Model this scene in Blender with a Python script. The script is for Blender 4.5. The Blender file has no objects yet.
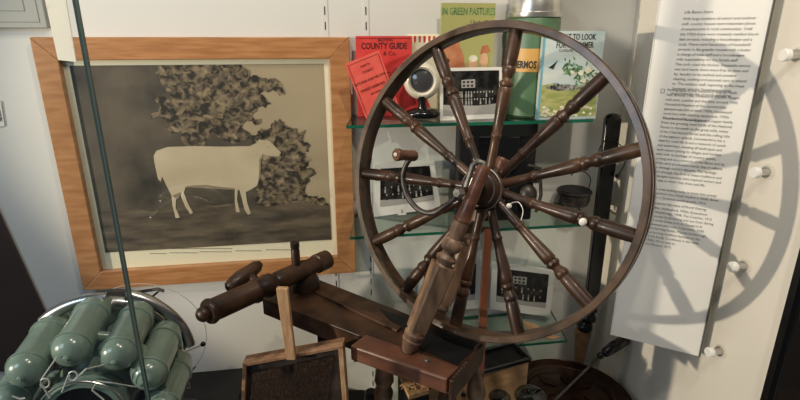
import bpy, math, random
import numpy as np
from mathutils import Vector, Matrix
R=math.radians; PI=math.pi
rnd=random.Random(7)
S=bpy.context.scene; COL=S.collection
E=0.91                      # eye height above the floor of the case
FP=508.0; PT=R(17.9); CP,SP=math.cos(PT),math.sin(PT)

# ---------------------------------------------------------------- camera
cd=bpy.data.cameras.new('camera'); cam=bpy.data.objects.new('camera',cd); COL.objects.link(cam)
cd.sensor_width=36; cd.lens=FP/800*36; cd.clip_start=0.01
cam.location=(0,0,E); cam.rotation_euler=(PI/2-PT,0,0); S.camera=cam
# ---------------------------------------------------------------- world / light
w=bpy.data.worlds.new('world'); S.world=w; w.use_nodes=True
w.node_tree.nodes['Background'].inputs[0].default_value=(0.80,0.88,1.0,1)
w.node_tree.nodes['Background'].inputs[1].default_value=0.07
S.view_settings.view_transform='Standard'; S.view_settings.look='None'
S.view_settings.exposure=0.0; S.view_settings.gamma=1.0
def lamp(name,kind,loc,target,power,col,size=0.1,angle=60,blend=.3,shape='DISK'):
    l=bpy.data.lights.new(name,kind); o=bpy.data.objects.new(name,l); COL.objects.link(o)
    l.energy=power; l.color=col
    if kind=='SPOT': l.spot_size=R(angle); l.spot_blend=blend; l.shadow_soft_size=size
    if kind=='AREA': l.shape=shape; l.size=size
    o.location=loc
    o.rotation_euler=(Vector(target)-Vector(loc)).to_track_quat('-Z','Y').to_euler()
    return o
lamp('key_spot','SPOT',(-2.36,-.49,E+.05),(.34,.88,E-.24),235,(1,.86,.66),.022,37,.25)
lamp('case_downlight','AREA',(-.30,.50,E+.75),(-.35,1.0,E-.3),3.4,(1,.90,.76),.16)
lamp('case_downlight_right','SPOT',(.20,.30,E+.8),(-.25,1.10,E-.22),24,(1,.86,.68),.012,60,.35)
lamp('panel_fill_spot','SPOT',(.40,.10,E+.75),(.50,.85,E-.15),28,(1,.88,.72),.03,48,.6)  # added fill lamp that brightens the text panel
lamp('cool_fill','AREA',(-1.3,-.5,E+.5),(-.7,1.0,E-.3),9,(.66,.82,1),.7)  # large soft cool fill tinting the left wall

# ---------------------------------------------------------------- helpers
def V(x,y,z): return Vector((x,y,z+E))           # z measured from eye height
EYE=Vector((0,0,E))
def ray(u,v):
    x=(u-400)/FP; y=(200-v)/FP
    return Vector((x,CP+SP*y,-SP+CP*y))
def onpl(u,v,p,n):
    d=ray(u,v); return EYE+d*((p-EYE).dot(n)/d.dot(n))
def onZ(u,v,z): return onpl(u,v,V(0,0,z),Vector((0,0,1)))
def onY(u,v,y): return onpl(u,v,V(0,y,0),Vector((0,1,0)))
WT=math.atan(.153); WR=Vector((math.cos(WT),math.sin(WT),0)); WN=Vector((math.sin(WT),-math.cos(WT),0))  # wall right, wall normal to room
W0=V(0,1.15,0)
def onW(u,v,off=0.0): return onpl(u,v,W0+WN*off,WN)
SDIR=Vector((.1513,-.9885,0)); SC=V(.537,1.232,0); SN=Vector((-.9885,-.1513,0))
def onS(u,v,off=0.0): return onpl(u,v,SC+SN*off,SN)
UP=Vector((0,0,1))

MATS={}
def nodes(m): return m.node_tree.nodes,m.node_tree.links
def base(name,col,rough=.5,metal=0,spec=.5,coat=0):
    m=bpy.data.materials.new(name); m.use_nodes=True
    b=m.node_tree.nodes['Principled BSDF']
    b.inputs['Base Color'].default_value=(*col,1); b.inputs['Roughness'].default_value=rough
    b.inputs['Metallic'].default_value=metal; b.inputs['Specular IOR Level'].default_value=spec
    b.inputs['Coat Weight'].default_value=coat; b.inputs['Coat Roughness'].default_value=.12
    MATS[name]=m; return m,b
def noisy(name,c1,c2,scale=20,stretch=(1,1,1),rough=.5,metal=0,detail=6,bump=.0,spec=.5,coat=0,lo=.35,hi=.65,dist=0):
    m,b=base(name,c1,rough,metal,spec,coat); N,L=nodes(m)
    tc=N.new('ShaderNodeTexCoord'); mp=N.new('ShaderNodeMapping'); mp.inputs['Scale'].default_value=stretch
    nz=N.new('ShaderNodeTexNoise'); nz.inputs['Scale'].default_value=scale; nz.inputs['Detail'].default_value=detail; nz.inputs['Distortion'].default_value=dist
    cr=N.new('ShaderNodeValToRGB'); cr.color_ramp.elements[0].position=lo; cr.color_ramp.elements[1].position=hi
    cr.color_ramp.elements[0].color=(*c1,1); cr.color_ramp.elements[1].color=(*c2,1)
    L.new(tc.outputs['Object'],mp.inputs[0]); L.new(mp.outputs[0],nz.inputs[0]); L.new(nz.outputs[0],cr.inputs[0]); L.new(cr.outputs[0],b.inputs['Base Color'])
    if bump:
        bp=N.new('ShaderNodeBump'); bp.inputs['Strength'].default_value=bump; bp.inputs['Distance'].default_value=.002
        L.new(nz.outputs[0],bp.inputs['Height']); L.new(bp.outputs[0],b.inputs['Normal'])
    return m
def glassy(name,tint,refl=.08,trans=1.0,rough=.02):
    m=bpy.data.materials.new(name); m.use_nodes=True; N,L=nodes(m); N.clear()
    o=N.new('ShaderNodeOutputMaterial'); t=N.new('ShaderNodeBsdfTransparent'); g=N.new('ShaderNodeBsdfGlossy'); mx=N.new('ShaderNodeMixShader')
    t.inputs[0].default_value=(*tint,1); g.inputs['Roughness'].default_value=rough
    f=N.new('ShaderNodeLayerWeight'); f.inputs[0].default_value=.5
    pw=N.new('ShaderNodeMath'); pw.operation='POWER'; pw.inputs[1].default_value=5
    ad=N.new('ShaderNodeMath'); ad.operation='MULTIPLY_ADD'; ad.inputs[1].default_value=.85; ad.inputs[2].default_value=refl*.5
    L.new(f.outputs['Facing'],pw.inputs[0]); L.new(pw.outputs[0],ad.inputs[0]); L.new(ad.outputs[0],mx.inputs[0]); L.new(t.outputs[0],mx.inputs[1]); L.new(g.outputs[0],mx.inputs[2]); L.new(mx.outputs[0],o.inputs[0])
    MATS[name]=m; return m
def emis(name,col,st):
    m,b=base(name,col); b.inputs['Emission Color'].default_value=(*col,1); b.inputs['Emission Strength'].default_value=st; return m

base('wall_white',(.60,.60,.57),.55)
base('side_white',(.72,.68,.60),.45)
base('floor_white',(.50,.50,.46),.5)
base('black_gloss',(.006,.006,.007),.2)
base('black_matt',(.009,.009,.010),.5,0,.25)
noisy('dark_wood',(.014,.0065,.004),(.050,.023,.012),14,(1,1,1),.42,bump=.25,spec=.35,coat=.06)
noisy('dark_wood2',(.018,.008,.0045),(.070,.034,.017),22,(1,1,1),.42,bump=.3,spec=.35,coat=.06)
noisy('rim_wood',(.034,.020,.012),(.095,.056,.032),30,(1,1,1),.30,bump=.3,coat=.15)
noisy('red_wood',(.075,.028,.016),(.15,.060,.034),18,(1,1,3),.36,bump=.25,coat=.15)
noisy('post_wood',(.13,.074,.044),(.27,.165,.10),26,(3,3,.8),.42,bump=.3)
noisy('orange_wood',(.13,.045,.022),(.21,.075,.035),20,(3,3,.6),.4)
noisy('pale_wood',(.30,.17,.085),(.50,.31,.17),40,(4,4,.7),.55,bump=.3)
noisy('worn_wood',(.14,.075,.042),(.36,.20,.11),40,(1,1,1),.55,bump=.4)
noisy('frame_wood',(.33,.15,.058),(.45,.225,.095),18,(1,1,5),.32,coat=.25)
noisy('frame_wood_h',(.33,.145,.054),(.45,.22,.09),18,(.8,1,8),.32,coat=.25)
noisy('chest_wood',(.34,.20,.095),(.50,.31,.16),15,(1,3,6),.5)
noisy('added_board_brown',(.030,.016,.012),(.045,.025,.018),6,(1,1,1),.45)
noisy('iron',(.035,.032,.030),(.085,.075,.068),60,(1,1,1),.45,metal=.6,bump=.3)
noisy('grey_iron',(.12,.11,.10),(.28,.26,.24),50,(1,1,1),.4,metal=.7,bump=.3)
base('cap_white',(.80,.79,.76),.25,.0,coat=.5)
base('steel',(.55,.55,.54),.28,1)
noisy('brushed_steel',(.42,.42,.41),(.62,.62,.60),12,(1,1,1),.3,metal=1)
noisy('aluminium',(.50,.49,.46),(.66,.65,.61),10,(1,1,6),.28,metal=.9)
noisy('engine_green',(.14,.20,.16),(.18,.25,.205),30,(1,1,1),.28,coat=.5)
noisy('flask_green',(.055,.115,.06),(.075,.15,.078),30,(1,1,1),.4)
noisy('copper',(.022,.010,.007),(.075,.032,.020),14,(1,1,1),.25,metal=.7,bump=.2)
noisy('red_paper',(.52,.030,.028),(.62,.050,.042),40,(1,1,1),.6)
noisy('red_paper2',(.66,.075,.055),(.76,.12,.09),30,(1,1,1),.6)
base('paper',(.70,.69,.64),.6); base('cream',(.84,.80,.60),.5); base('card_white',(.66,.66,.62),.5)
base('page_edge',(.55,.50,.40),.8)
base('ink',(.02,.018,.016),.6); base('dark_red_ink',(.10,.006,.006),.6); base('grey_ink',(.12,.118,.115),.6); base('brown_ink',(.22,.18,.13),.6)
base('cream_enamel',(.66,.62,.50),.3,coat=.4)
base('lens_dark',(.045,.045,.05),.15,coat=.6)
base('mustard',(.50,.29,.08),.45)
base('yellow',(.75,.42,.04),.4)
base('blue_edge',(.14,.36,.46),.5)
base('lime_cover',(.36,.36,.13),.5)
noisy('cover_art_red',(.35,.10,.045),(.52,.24,.12),25,(1,1,1),.5)
noisy('cover_sky',(.38,.52,.55),(.60,.64,.60),12,(1,1,2),.45)
noisy('cover_field',(.20,.26,.07),(.42,.42,.17),35,(1,1,3),.45)
noisy('leaf_green',(.04,.14,.05),(.14,.30,.12),80,(1,1,1),.5)
noisy('blossom',(.60,.60,.45),(.80,.78,.62),60,(1,1,1),.5)
noisy('skin_tan',(.55,.30,.17),(.70,.44,.28),30,(1,1,1),.5)
base('acrylic_edge',(.10,.10,.09),.2)
noisy('photo_dark',(.006,.006,.006),(.06,.06,.055),45,(1,1,1),.3,lo=.45,hi=.8)
noisy('photo_grey',(.02,.02,.02),(.36,.36,.34),130,(1,1,1),.3,lo=.4,hi=.62)
base('photo_light',(.34,.34,.32),.4)
noisy('print_ground',(.050,.042,.030),(.15,.12,.08),22,(.6,1,3),.6,detail=9)
noisy('print_sky',(.33,.27,.17),(.44,.37,.24),3,(1,1,2),.6,detail=3)
noisy('print_tree',(.020,.017,.011),(.36,.28,.17),70,(1,1,1.2),.6,detail=10,lo=.40,hi=.72,dist=.6)
noisy('print_dark',(.022,.020,.014),(.12,.10,.07),9,(1,1,1),.6,detail=8)
noisy('sheep_wool',(.46,.39,.26),(.58,.51,.36),7,(1,1,1.5),.6,detail=3)
base('sheep_shade',(.26,.21,.14),.6)
noisy('reflection_cream',(.88,.82,.68),(.20,.12,.08),38,(1,1,1),.6,lo=.56,hi=.72)  # cream and brown of a bright reflection in the glass
noisy('bristle',(.03,.016,.010),(.13,.075,.048),200,(1,1,1),.7)
noisy('leather',(.020,.014,.011),(.05,.035,.028),30,(1,1,1),.55)
noisy('straw',(.40,.20,.07),(.62,.38,.17),90,(1,1,4),.7,bump=.6)
base('wool',(.75,.72,.65),.9)
base('panel_face',(.80,.795,.76),.35,coat=.25)
base('sign_grey',(.34,.345,.31),.5)
base('slot_black',(.01,.01,.01),.6)
base('upright_white',(.61,.605,.575),.5)
glassy('clear_glass',(.99,.99,.985)); glassy('shelf_glass',(.86,.93,.89)); glassy('jar_glass',(.42,.44,.43),.14); glassy('pane_glass',(.96,.98,.985))
_m,_b=base('green_glass_edge',(.010,.11,.065),.1); _b.inputs['Emission Color'].default_value=(0,0,0,1)
base('teal_glass_edge',(.075,.11,.10),.2)

def worigin(o):
    p=Vector(o.location)
    while o.parent: o=o.parent; p+=Vector(o.location)
    return p
class MB:
    def __init__(s): s.v=[]; s.f=[]; s.mi=[]; s.sm=[]
    def add(s,vs,fs,mi=0,sm=False):
        n=len(s.v); s.v+= [Vector(x) for x in vs]
        for f in fs: s.f.append([i+n for i in f]); s.mi.append(mi); s.sm.append(sm)
    def obox(s,c,x,y,z,mi=0):        # centre, half-vectors
        vs=[c+x*i+y*j+z*k for i in(-1,1) for j in(-1,1) for k in(-1,1)]
        fs=[(0,1,3,2),(4,6,7,5),(0,4,5,1),(2,3,7,6),(0,2,6,4),(1,5,7,3)]
        s.add(vs,fs,mi); return s
    def box(s,x0,x1,y0,y1,z0,z1,mi=0):
        return s.obox(V((x0+x1)/2,(y0+y1)/2,(z0+z1)/2),Vector(((x1-x0)/2,0,0)),Vector((0,(y1-y0)/2,0)),Vector((0,0,(z1-z0)/2)),mi)
    def prism(s,pts,ext,mi=0,mi_side=None):
        n=len(pts); vs=list(pts)+[p+ext for p in pts]
        s.add(vs,[list(range(n))[::-1],[n+i for i in range(n)]],mi)
        k=len(s.v)-2*n
        for i in range(n):
            j=(i+1)%n; s.f.append([k+i,k+j,k+n+j,k+n+i]); s.mi.append(mi if mi_side is None else mi_side); s.sm.append(False)
        return s
    def frame(s,d):
        d=d.normalized(); a=UP if abs(d.z)<.9 else Vector((1,0,0))
        x=d.cross(a).normalized(); return x,d.cross(x).normalized()
    def lathe(s,p0,p1,prof,n=20,mi=0,sm=True,x=None):
        d=p1-p0
        if x is None: x,y=s.frame(d)
        else:
            x=(x-d*(x.dot(d)/d.length_squared)).normalized(); y=d.normalized().cross(x)
        vs=[];fs=[]
        for t,r in prof:
            c=p0+d*t
            for k in range(n):
                a=2*PI*k/n; vs.append(c+(x*math.cos(a)+y*math.sin(a))*r)
        m=len(prof)
        for i in range(m-1):
            for k in range(n):
                j=(k+1)%n; fs.append((i*n+k,i*n+j,(i+1)*n+j,(i+1)*n+k))
        s.add(vs,fs,mi,sm)
        b=len(s.v)-len(vs)
        s.f.append([b+k for k in range(n)][::-1]); s.mi.append(mi); s.sm.append(False)
        s.f.append([b+(m-1)*n+k for k in range(n)]); s.mi.append(mi); s.sm.append(False)
        return s
    def square(s,p0,p1,r0,r1,x,cham=.18,mi=0):   # square shaft, chamfered
        d=p1-p0; x=(x-d*(x.dot(d)/d.length_squared)).normalized(); y=d.normalized().cross(x)
        vs=[];c=1-cham
        sh=[(1,c),(c,1),(-c,1),(-1,c),(-1,-c),(-c,-1),(c,-1),(1,-c)]
        for p,r in((p0,r0),(p1,r1)):
            for a,b in sh: vs.append(p+x*a*r+y*b*r)
        fs=[[i,(i+1)%8,8+(i+1)%8,8+i] for i in range(8)]+[list(range(8))[::-1],list(range(8,16))]
        s.add(vs,fs,mi); return s
    def tube(s,pts,r,n=10,mi=0,closed=False):
        m=len(pts); rr=r if isinstance(r,(list,tuple)) else [r]*m
        px=None; rings=[]
        for i,p in enumerate(pts):
            if closed: d=(pts[(i+1)%m]-pts[i-1])
            else: d=pts[min(i+1,m-1)]-pts[max(i-1,0)]
            d.normalize()
            if px is None: px,_=s.frame(d)
            px=(px-d*px.dot(d)).normalized(); py=d.cross(px)
            rings.append([p+(px*math.cos(2*PI*k/n)+py*math.sin(2*PI*k/n))*rr[i] for k in range(n)])
        vs=[q for g in rings for q in g]; fs=[]
        for i in range(m if closed else m-1):
            a=i*n; b=((i+1)%m)*n
            for k in range(n):
                j=(k+1)%n; fs.append((a+k,a+j,b+j,b+k))
        s.add(vs,fs,mi,True)
        if not closed:
            o=len(s.v)-len(vs); s.f+= [[o+k for k in range(n)][::-1],[o+(m-1)*n+k for k in range(n)]]; s.mi+=[mi]*2; s.sm+=[False]*2
        return s
    def ring(s,c,ax,prof,n=64,mi=0,sm=True):     # prof: closed list of (radius, axial)
        ax=ax.normalized(); x,y=s.frame(ax); m=len(prof); vs=[];fs=[]
        for k in range(n):
            a=2*PI*k/n; e=x*math.cos(a)+y*math.sin(a)
            for r,z in prof: vs.append(c+e*r+ax*z)
        for k in range(n):
            A=k*m;B=((k+1)%n)*m
            for i in range(m):
                j=(i+1)%m; fs.append((A+i,A+j,B+j,B+i))
        s.add(vs,fs,mi,sm); return s
    def ball(s,c,r,mi=0,n=16,m=10,sc=(1,1,1)):
        prof=[]; vs=[];fs=[]
        for i in range(m+1):
            t=PI*i/m
            for k in range(n):
                a=2*PI*k/n; vs.append(c+Vector((math.sin(t)*math.cos(a)*r*sc[0],math.sin(t)*math.sin(a)*r*sc[1],math.cos(t)*r*sc[2])))
        for i in range(m):
            for k in range(n):
                j=(k+1)%n; fs.append((i*n+k,(i+1)*n+k,(i+1)*n+j,i*n+j))
        s.add(vs,fs,mi,True); return s
    def build(s,name,mats,parent=None,bevel=0):
        if isinstance(mats,str): mats=[mats]
        if parent is None:
            lo=Vector([min(v[i] for v in s.v) for i in range(3)]); hi=Vector([max(v[i] for v in s.v) for i in range(3)])
            org=Vector(((lo.x+hi.x)/2,(lo.y+hi.y)/2,lo.z)); loc=org
        else: org=worigin(parent); loc=Vector((0,0,0))
        me=bpy.data.meshes.new(name); me.from_pydata([v-org for v in s.v],[],s.f)
        for m in mats: me.materials.append(MATS[m])
        me.polygons.foreach_set('material_index',s.mi); me.polygons.foreach_set('use_smooth',s.sm); me.validate(); me.update()
        import bmesh
        bm=bmesh.new(); bm.from_mesh(me); bmesh.ops.recalc_face_normals(bm,faces=bm.faces)
        bm.to_mesh(me); bm.free()
        if any(s.sm): me.set_sharp_from_angle(angle=R(40))
        o=bpy.data.objects.new(name,me); COL.objects.link(o); o.location=loc
        if parent: o.parent=parent
        if bevel:
            b=o.modifiers.new('bevel','BEVEL'); b.width=bevel; b.segments=2; b.limit_method='ANGLE'
        return o
def empty(name,loc,label,cat,group=None):
    o=bpy.data.objects.new(name,None); COL.objects.link(o); o.location=loc; o.empty_display_size=.03
    tag(o,label,cat,group); return o
def tag(o,label=None,cat=None,group=None,kind=None):
    if label: o['label']=label
    if cat: o['category']=cat
    if group: o['group']=group
    if kind: o['kind']=kind
    return o
def lab(o,l): o['label']=l; return o
def struct(mb,name,mat,bevel=0):
    o=mb.build(name,mat,None,bevel); o['kind']='structure'; return o
def text(name,lines,p,x,y,size,mat,parent,align='LEFT',pitch=1.25,depth=.00015,xs=1.0,shear=0.0,bold=0.0):
    """lettering with baseline start p, reading along x, up along y"""
    cu=bpy.data.curves.new(name,'FONT'); cu.body='\n'.join(lines) if isinstance(lines,list) else lines
    cu.size=size; cu.align_x=align; cu.space_line=pitch; cu.extrude=depth; cu.resolution_u=2; cu.shear=shear; cu.offset=bold
    t=bpy.data.objects.new(name,cu); COL.objects.link(t); bpy.context.view_layer.update()
    me=bpy.data.meshes.new_from_object(t.evaluated_get(bpy.context.evaluated_depsgraph_get()))
    bpy.data.objects.remove(t); bpy.data.curves.remove(cu)
    x=x.normalized(); y=y.normalized(); z=x.cross(y)
    org=worigin(parent)
    M=Matrix(((x.x*xs,y.x,z.x,0),(x.y*xs,y.y,z.y,0),(x.z*xs,y.z,z.z,0),(0,0,0,1)))
    me.transform(Matrix.Translation(p-org)@M)
    me.materials.clear(); me.materials.append(MATS[mat])
    o=bpy.data.objects.new(name,me); COL.objects.link(o); o.parent=parent; return o

# ================================================================ SETTING
# back wall, side wall, floor
bw=MB(); l=W0-WR*1.5; r=W0+WR*.543
bw.prism([Vector((l.x,l.y,0)),Vector((r.x,r.y,0)),Vector((r.x,r.y,E+.95)),Vector((l.x,l.y,E+.95))],-WN*.03)
struct(bw,'wall_back','wall_white')
a=SC+Vector((0,0,-E)); a.z=0; b=a+SDIR*.525
sw=MB(); sw.prism([a,b,b+UP*(E+.95),a+UP*(E+.95)],-SN*.03); struct(sw,'wall_right','side_white')
p0=onS(695,300,.0004); p1=onS(686,400,.0004)
fl=MB(); fl.prism([Vector((-1.45,.30,0)),Vector((.78,.30,0)),Vector((.78,1.30,0)),Vector((-1.45,1.30,0))],Vector((0,0,-.04))); struct(fl,'floor','floor_white')
# dark front post of the case at the right
q=SC+SDIR*.527; po=MB()
for (k0,k1,mm) in((0,.045,0),):
    A=Vector((q.x,q.y,0)); po.prism([A-SN*.03,A+SN*.012,A+SN*.012+SDIR*.012,A+SN*.004+SDIR*.014,A+SN*.004+SDIR*.16,A-SN*.03+SDIR*.16],UP*(E+.95))
struct(po,'trim_1','black_gloss')

# slotted uprights let into the back wall
def upright(u,v,label):
    t=onW(u,v,.0); t.z=0
    m=MB(); m.obox(t+UP*(E+.95)/2+WN*.0002,WR*.006,WN*.001,UP*(E+.95)/2)
    sl=MB(); z=.03
    while z<E+.9:
        sl.obox(Vector((t.x,t.y,z))+WN*.0014,WR*.0011,WN*.0004,UP*.008); z+=.030
    o=m.build('slotted_upright','upright_white'); tag(o,label,'shelf upright')
    s=sl.build('slot','slot_black',o); s['kind']='stuff'; return o
upright(366,25,'white slotted shelf upright on the back wall, passing behind the red booklets')
upright(325,20,'white slotted shelf upright mostly hidden behind the picture frame')

# ================================================================ GLASS SHELVES
def shelf(z,label,xl=-.105,xr=.405):
    def P(x,off): # point at X on a line offset from wall
        p=W0+WN*off; s=(x-p.x)/WR.x; q=p+WR*s; q.z=E+z; return q
    m=MB(); a,b,c,d=P(xl,.145),P(xr,.145),P(xr,.004),P(xl,.004)
    m.prism([a,b,c,d],Vector((0,0,-.0065)),0,1)
    return tag(m.build('glass_shelf',['shelf_glass','green_glass_edge']),label,'shelf')
SZ=(-.166,-.400,-.700)
shelf(SZ[0],'top glass shelf carrying the books and the green flask')
shelf(SZ[1],'middle glass shelf crossing behind the wheel hub')
shelf(SZ[2],'lowest glass shelf, behind the bottom of the wheel')

# ================================================================ PICTURE
def wall_pt(s,z,off):   # s along wall from X=0
    p=W0+WR*s+WN*off; p.z=E+z; return p
TL=onW(28,37,.02); TR=onW(348,37,.02); BL=onW(85,290,.02); BR=onW(357,272,.02)
def sc(p): return (p-W0).dot(WR)
s0=(sc(TL)+sc(BL))/2; s1=(sc(TR)+sc(BR))/2; z1=(TL.z+TR.z)/2-E; z0=(BL.z+BR.z)/2-E
pic=empty('framed_print',wall_pt((s0+s1)/2,z0,.0),'large sepia sheep engraving in an orange-brown wooden frame','picture')
fw=.043; th=.022
def rail(name,pts,mat): 
    m=MB(); m.prism([wall_pt(a,b,.0005) for a,b in pts],WN*th); return m.build(name,mat,pic,bevel=.0015)
rail('frame_rail',[(s0,z1),(s1,z1),(s1-fw,z1-fw),(s0+fw,z1-fw)],'frame_wood_h')
rail('frame_rail',[(s0,z0),(s0+fw,z0+fw),(s1-fw,z0+fw),(s1,z0)],'frame_wood_h')
rail('frame_rail',[(s0,z0),(s0,z1),(s0+fw,z1-fw),(s0+fw,z0+fw)],'frame_wood')
rail('frame_rail',[(s1,z0),(s1-fw,z0+fw),(s1-fw,z1-fw),(s1,z1)],'frame_wood')
m=MB(); a0,a1,b0,b1=s0+fw,s1-fw,z0+fw,z1-fw
m.prism([wall_pt(a0,b0,.001),wall_pt(a1,b0,.001),wall_pt(a1,b1,.001),wall_pt(a0,b1,.001)],WN*.007); m.build('mount','cream',pic)
po=.0085
i0,i1=a0+.012,a1-.012; j1=b1-.011; j0=onW(220,246,po).z-E
m=MB(); m.prism([wall_pt(i0,j0,.002),wall_pt(i1,j0,.002),wall_pt(i1,j1,.002),wall_pt(i0,j1,.002)],WN*(po-.002)); m.build('engraving','print_sky',pic)
def blob(name,pix,mat,off,jag=0,sub=0,seed=1):
    rr=random.Random(seed); pts=[Vector((sc(q),q.z-E)) for q in (onW(u,v,off) for u,v in pix)]
    for it in range(sub):
        o=[]
        for i,pp in enumerate(pts):
            qq=pts[(i+1)%len(pts)]; o.append(pp); mid=(pp+qq)/2; L=(qq-pp).length
            mid+=Vector((rr.uniform(-1,1),rr.uniform(-1,1)))*L*jag; o.append(mid)
        pts=o
    cl=[(min(max(p.x,i0+.0003),i1-.0003),min(max(p.y,j0+.0003),j1-.0003)) for p in pts]
    m=MB(); m.prism([wall_pt(a,b,off) for a,b in cl],WN*.0003); return m.build(name,mat,pic)
blob('engraved_woodland',[(30,55),(215,55),(225,85),(235,110),(262,150),(280,200),(330,215),(340,250),(90,262),(60,200)],'print_dark',.0087,.18,3,3)
blob('engraved_tree',[(170,60),(212,66),(232,62),(250,75),(262,78),(283,88),(262,92),(272,104),(255,112),(262,122),(240,132),(262,128),(262,140),(240,142),(210,138),(170,132),(150,120),(172,100),(160,80)],'print_tree',.0091,.35,4,5)
blob('engraved_tree',[(258,132),(272,123),(284,122),(296,128),(306,130),(303,138),(311,146),(304,152),(312,160),(306,168),(316,172),(310,182),(305,190),(314,196),(330,205),(334,216),(262,218),(256,190),(262,160),(268,150)],'print_tree',.0091,.3,4,9)
blob('engraved_ground',[(80,212),(130,206),(160,212),(200,205),(250,206),(300,202),(340,206),(340,256),(90,262)],'print_ground',.0093,.06,3,4)
SH=[(50,130),(60,112),(100,98),(200,95),(300,97),(400,95),(430,80),(433,70),(445,73),(470,75),(490,95),(513,118),(505,133),(480,132),(445,125),(440,150),(438,210),(425,240),(400,255),(385,262),(390,300),(403,340),(393,345),(380,325),(372,290),(362,254),(356,255),(353,290),(364,335),(350,335),(345,300),(345,252),(300,250),(240,247),(190,242),(165,245),(160,265),(175,305),(193,338),(183,342),(165,315),(150,280),(147,268),(131,290),(130,320),(145,355),(130,357),(118,310),(115,275),(95,235),(80,205),(76,225),(66,215),(58,180),(52,150)]
m=MB(); m.prism([onW(140+x/3.64,120+y/3.64,.0096) for x,y in SH],WN*.0004)
for x,y,r0 in((466,99,2.2),(510,124,1.4),(452,84,1.6)):
    m.prism([onW(140+(x+math.cos(k)*r0*1.5)/3.64,120+(y+math.sin(k)*r0)/3.64,.0101) for k in np.arange(0,6.2,.8)],WN*.0002,1)
for pts in ([(240,236),(190,238),(165,242),(190,246),(300,252),(345,254),(345,248),(300,244)],[(437,130),(441,150),(439,205),(428,236),(433,200),(434,150)],[(118,275),(128,270),(150,262),(140,285),(133,290)]):
    m.prism([onW(140+x/3.64,120+y/3.64,.0101) for x,y in pts],WN*.0002,1)
m.build('engraved_sheep',['sheep_wool','sheep_shade'],pic)
m=MB()
for (u0,u1,v) in((150,166,254),(170,196,253.2),(200,232,252.2),(236,262,251.2),(266,292,250.2),(172,230,249.0)):
    k=u0
    while k<u1:
        e=k+rnd.uniform(1.2,3); m.prism([onW(k,v,.0082),onW(e,v-.04*(e-k),.0082),onW(e,v-.8,.0082),onW(k,v-.8,.0082)],WN*.0002); k=e+.7
m.build('caption','brown_ink',pic)
m=MB(); m.prism([wall_pt(a0,b0,.0125),wall_pt(a1,b0,.0125),wall_pt(a1,b1,.0125),wall_pt(a0,b1,.0125)],WN*.0015); m.build('picture_glass','clear_glass',pic)

# framed sign at the top left, card at the left margin
sg=empty('wall_sign',onW(-10,28,.0),'grey framed sign with two lines of small capitals, above the picture corner','sign')
m=MB(); c=[onW(-40,29,.001),onW(50,27.5,.001)]; zb=onW(20,28,.001).z; sa,sb=sc(onW(-55,28,.001)),sc(onW(51,28,.001)); m.prism([wall_pt(sa,zb-E,.001),wall_pt(sb,zb-E,.001),wall_pt(sb,zb-E+.25,.001),wall_pt(sa,zb-E+.25,.001)],WN*.014); m.build('sign_board','sign_grey',sg,.001)
m=MB()
for off in(.010,.030):
    x1=sb-off*1.1; zz=zb-E+off
    m.prism([wall_pt(sa,zz,.0152),wall_pt(x1,zz,.0152),wall_pt(x1,zz+.0012,.0152),wall_pt(sa,zz+.0012,.0152)],WN*.0004)
    m.prism([wall_pt(x1,zz,.0152),wall_pt(x1,zz+.2,.0152),wall_pt(x1-.0012,zz+.2,.0152),wall_pt(x1-.0012,zz,.0152)],WN*.0004)
m.build('border_line','brown_ink',sg)
text('lettering',['THE  YORK','OST  HARMONIOUS'],wall_pt(sb-.135,zb-E+.062,.0152),WR,UP,.012,'brown_ink',sg,'CENTER',1.3)
cdp=empty('postcard',onW(-8,127,.0),'white card with a dark picture, cut off by the left edge','card')
m=MB(); m.prism([onW(-30,130,.001),onW(5,126,.001),onW(1,101,.001),onW(-32,100,.001)],WN*.002); m.build('card','card_white',cdp)
m=MB(); m.prism([onW(-26,125,.0032),onW(2.5,121,.0032),onW(-1,105,.0032),onW(-28,105,.0032)],WN*.0004); m.build('picture','photo_grey',cdp)
e=empty('reflection_strip',onY(68,63,.60),'cream and brown strip coloured as a bright glass reflection, before the upper left frame corner','strip')  # added strip, a reflection in the case glass put into its colour
m=MB(); c=[onY(u,v,.60) for u,v in((40,-22),(62,-22),(76,62),(58,60))]; m.prism(c,Vector((0,.0015,0))); m.build('reflection_sheet','reflection_cream',e)
# flat brown board added to fill a dark area, left
m=MB(); pts=[onW(u,v,.008) for u,v in((-14,185),(52,328),(72,372),(-90,372),(-90,185))]; m.prism(pts,-WN*.0065)
tag(m.build('added_board','added_board_brown',None,.002),'dark brown board added flat on the wall behind the green canisters','board')

# ================================================================ TEXT PANEL
PD=Vector((.8829,-.4695,0)); PN=Vector((-.4695,-.8829,0))
pa=V(.437,.914,-.588); pb=pa+PD*.157; ptop=.80
pan=empty('text_panel',pa+PD*.078,'tall white acrylic text panel with rows of grey print, beside the wheel','text panel')
m=MB(); m.prism([pa,pb,pb+UP*ptop,pa+UP*ptop],-PN*.004); m.build('panel_sheet',['panel_face'],pan)
m=MB(); m.prism([pb+PD*.0003+PN*.0035,pb+PD*.0030+PN*.0035,pb+PD*.0030+PN*.0035+UP*ptop,pb+PD*.0003+PN*.0035+UP*ptop],-PN*.008); lab(m.build('edge_strip','acrylic_edge',pan),'dark right edge')
m=MB(); m.prism([pa-PD*.0003+PN*.001,pa-PD*.0022+PN*.001,pa-PD*.0022+PN*.001+UP*ptop,pa-PD*.0003+PN*.001+UP*ptop],-PN*.005); m.build('edge_strip','card_white',pan)
def onP(u,v): return onpl(u,v,pa+PN*.0003,PN)
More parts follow.
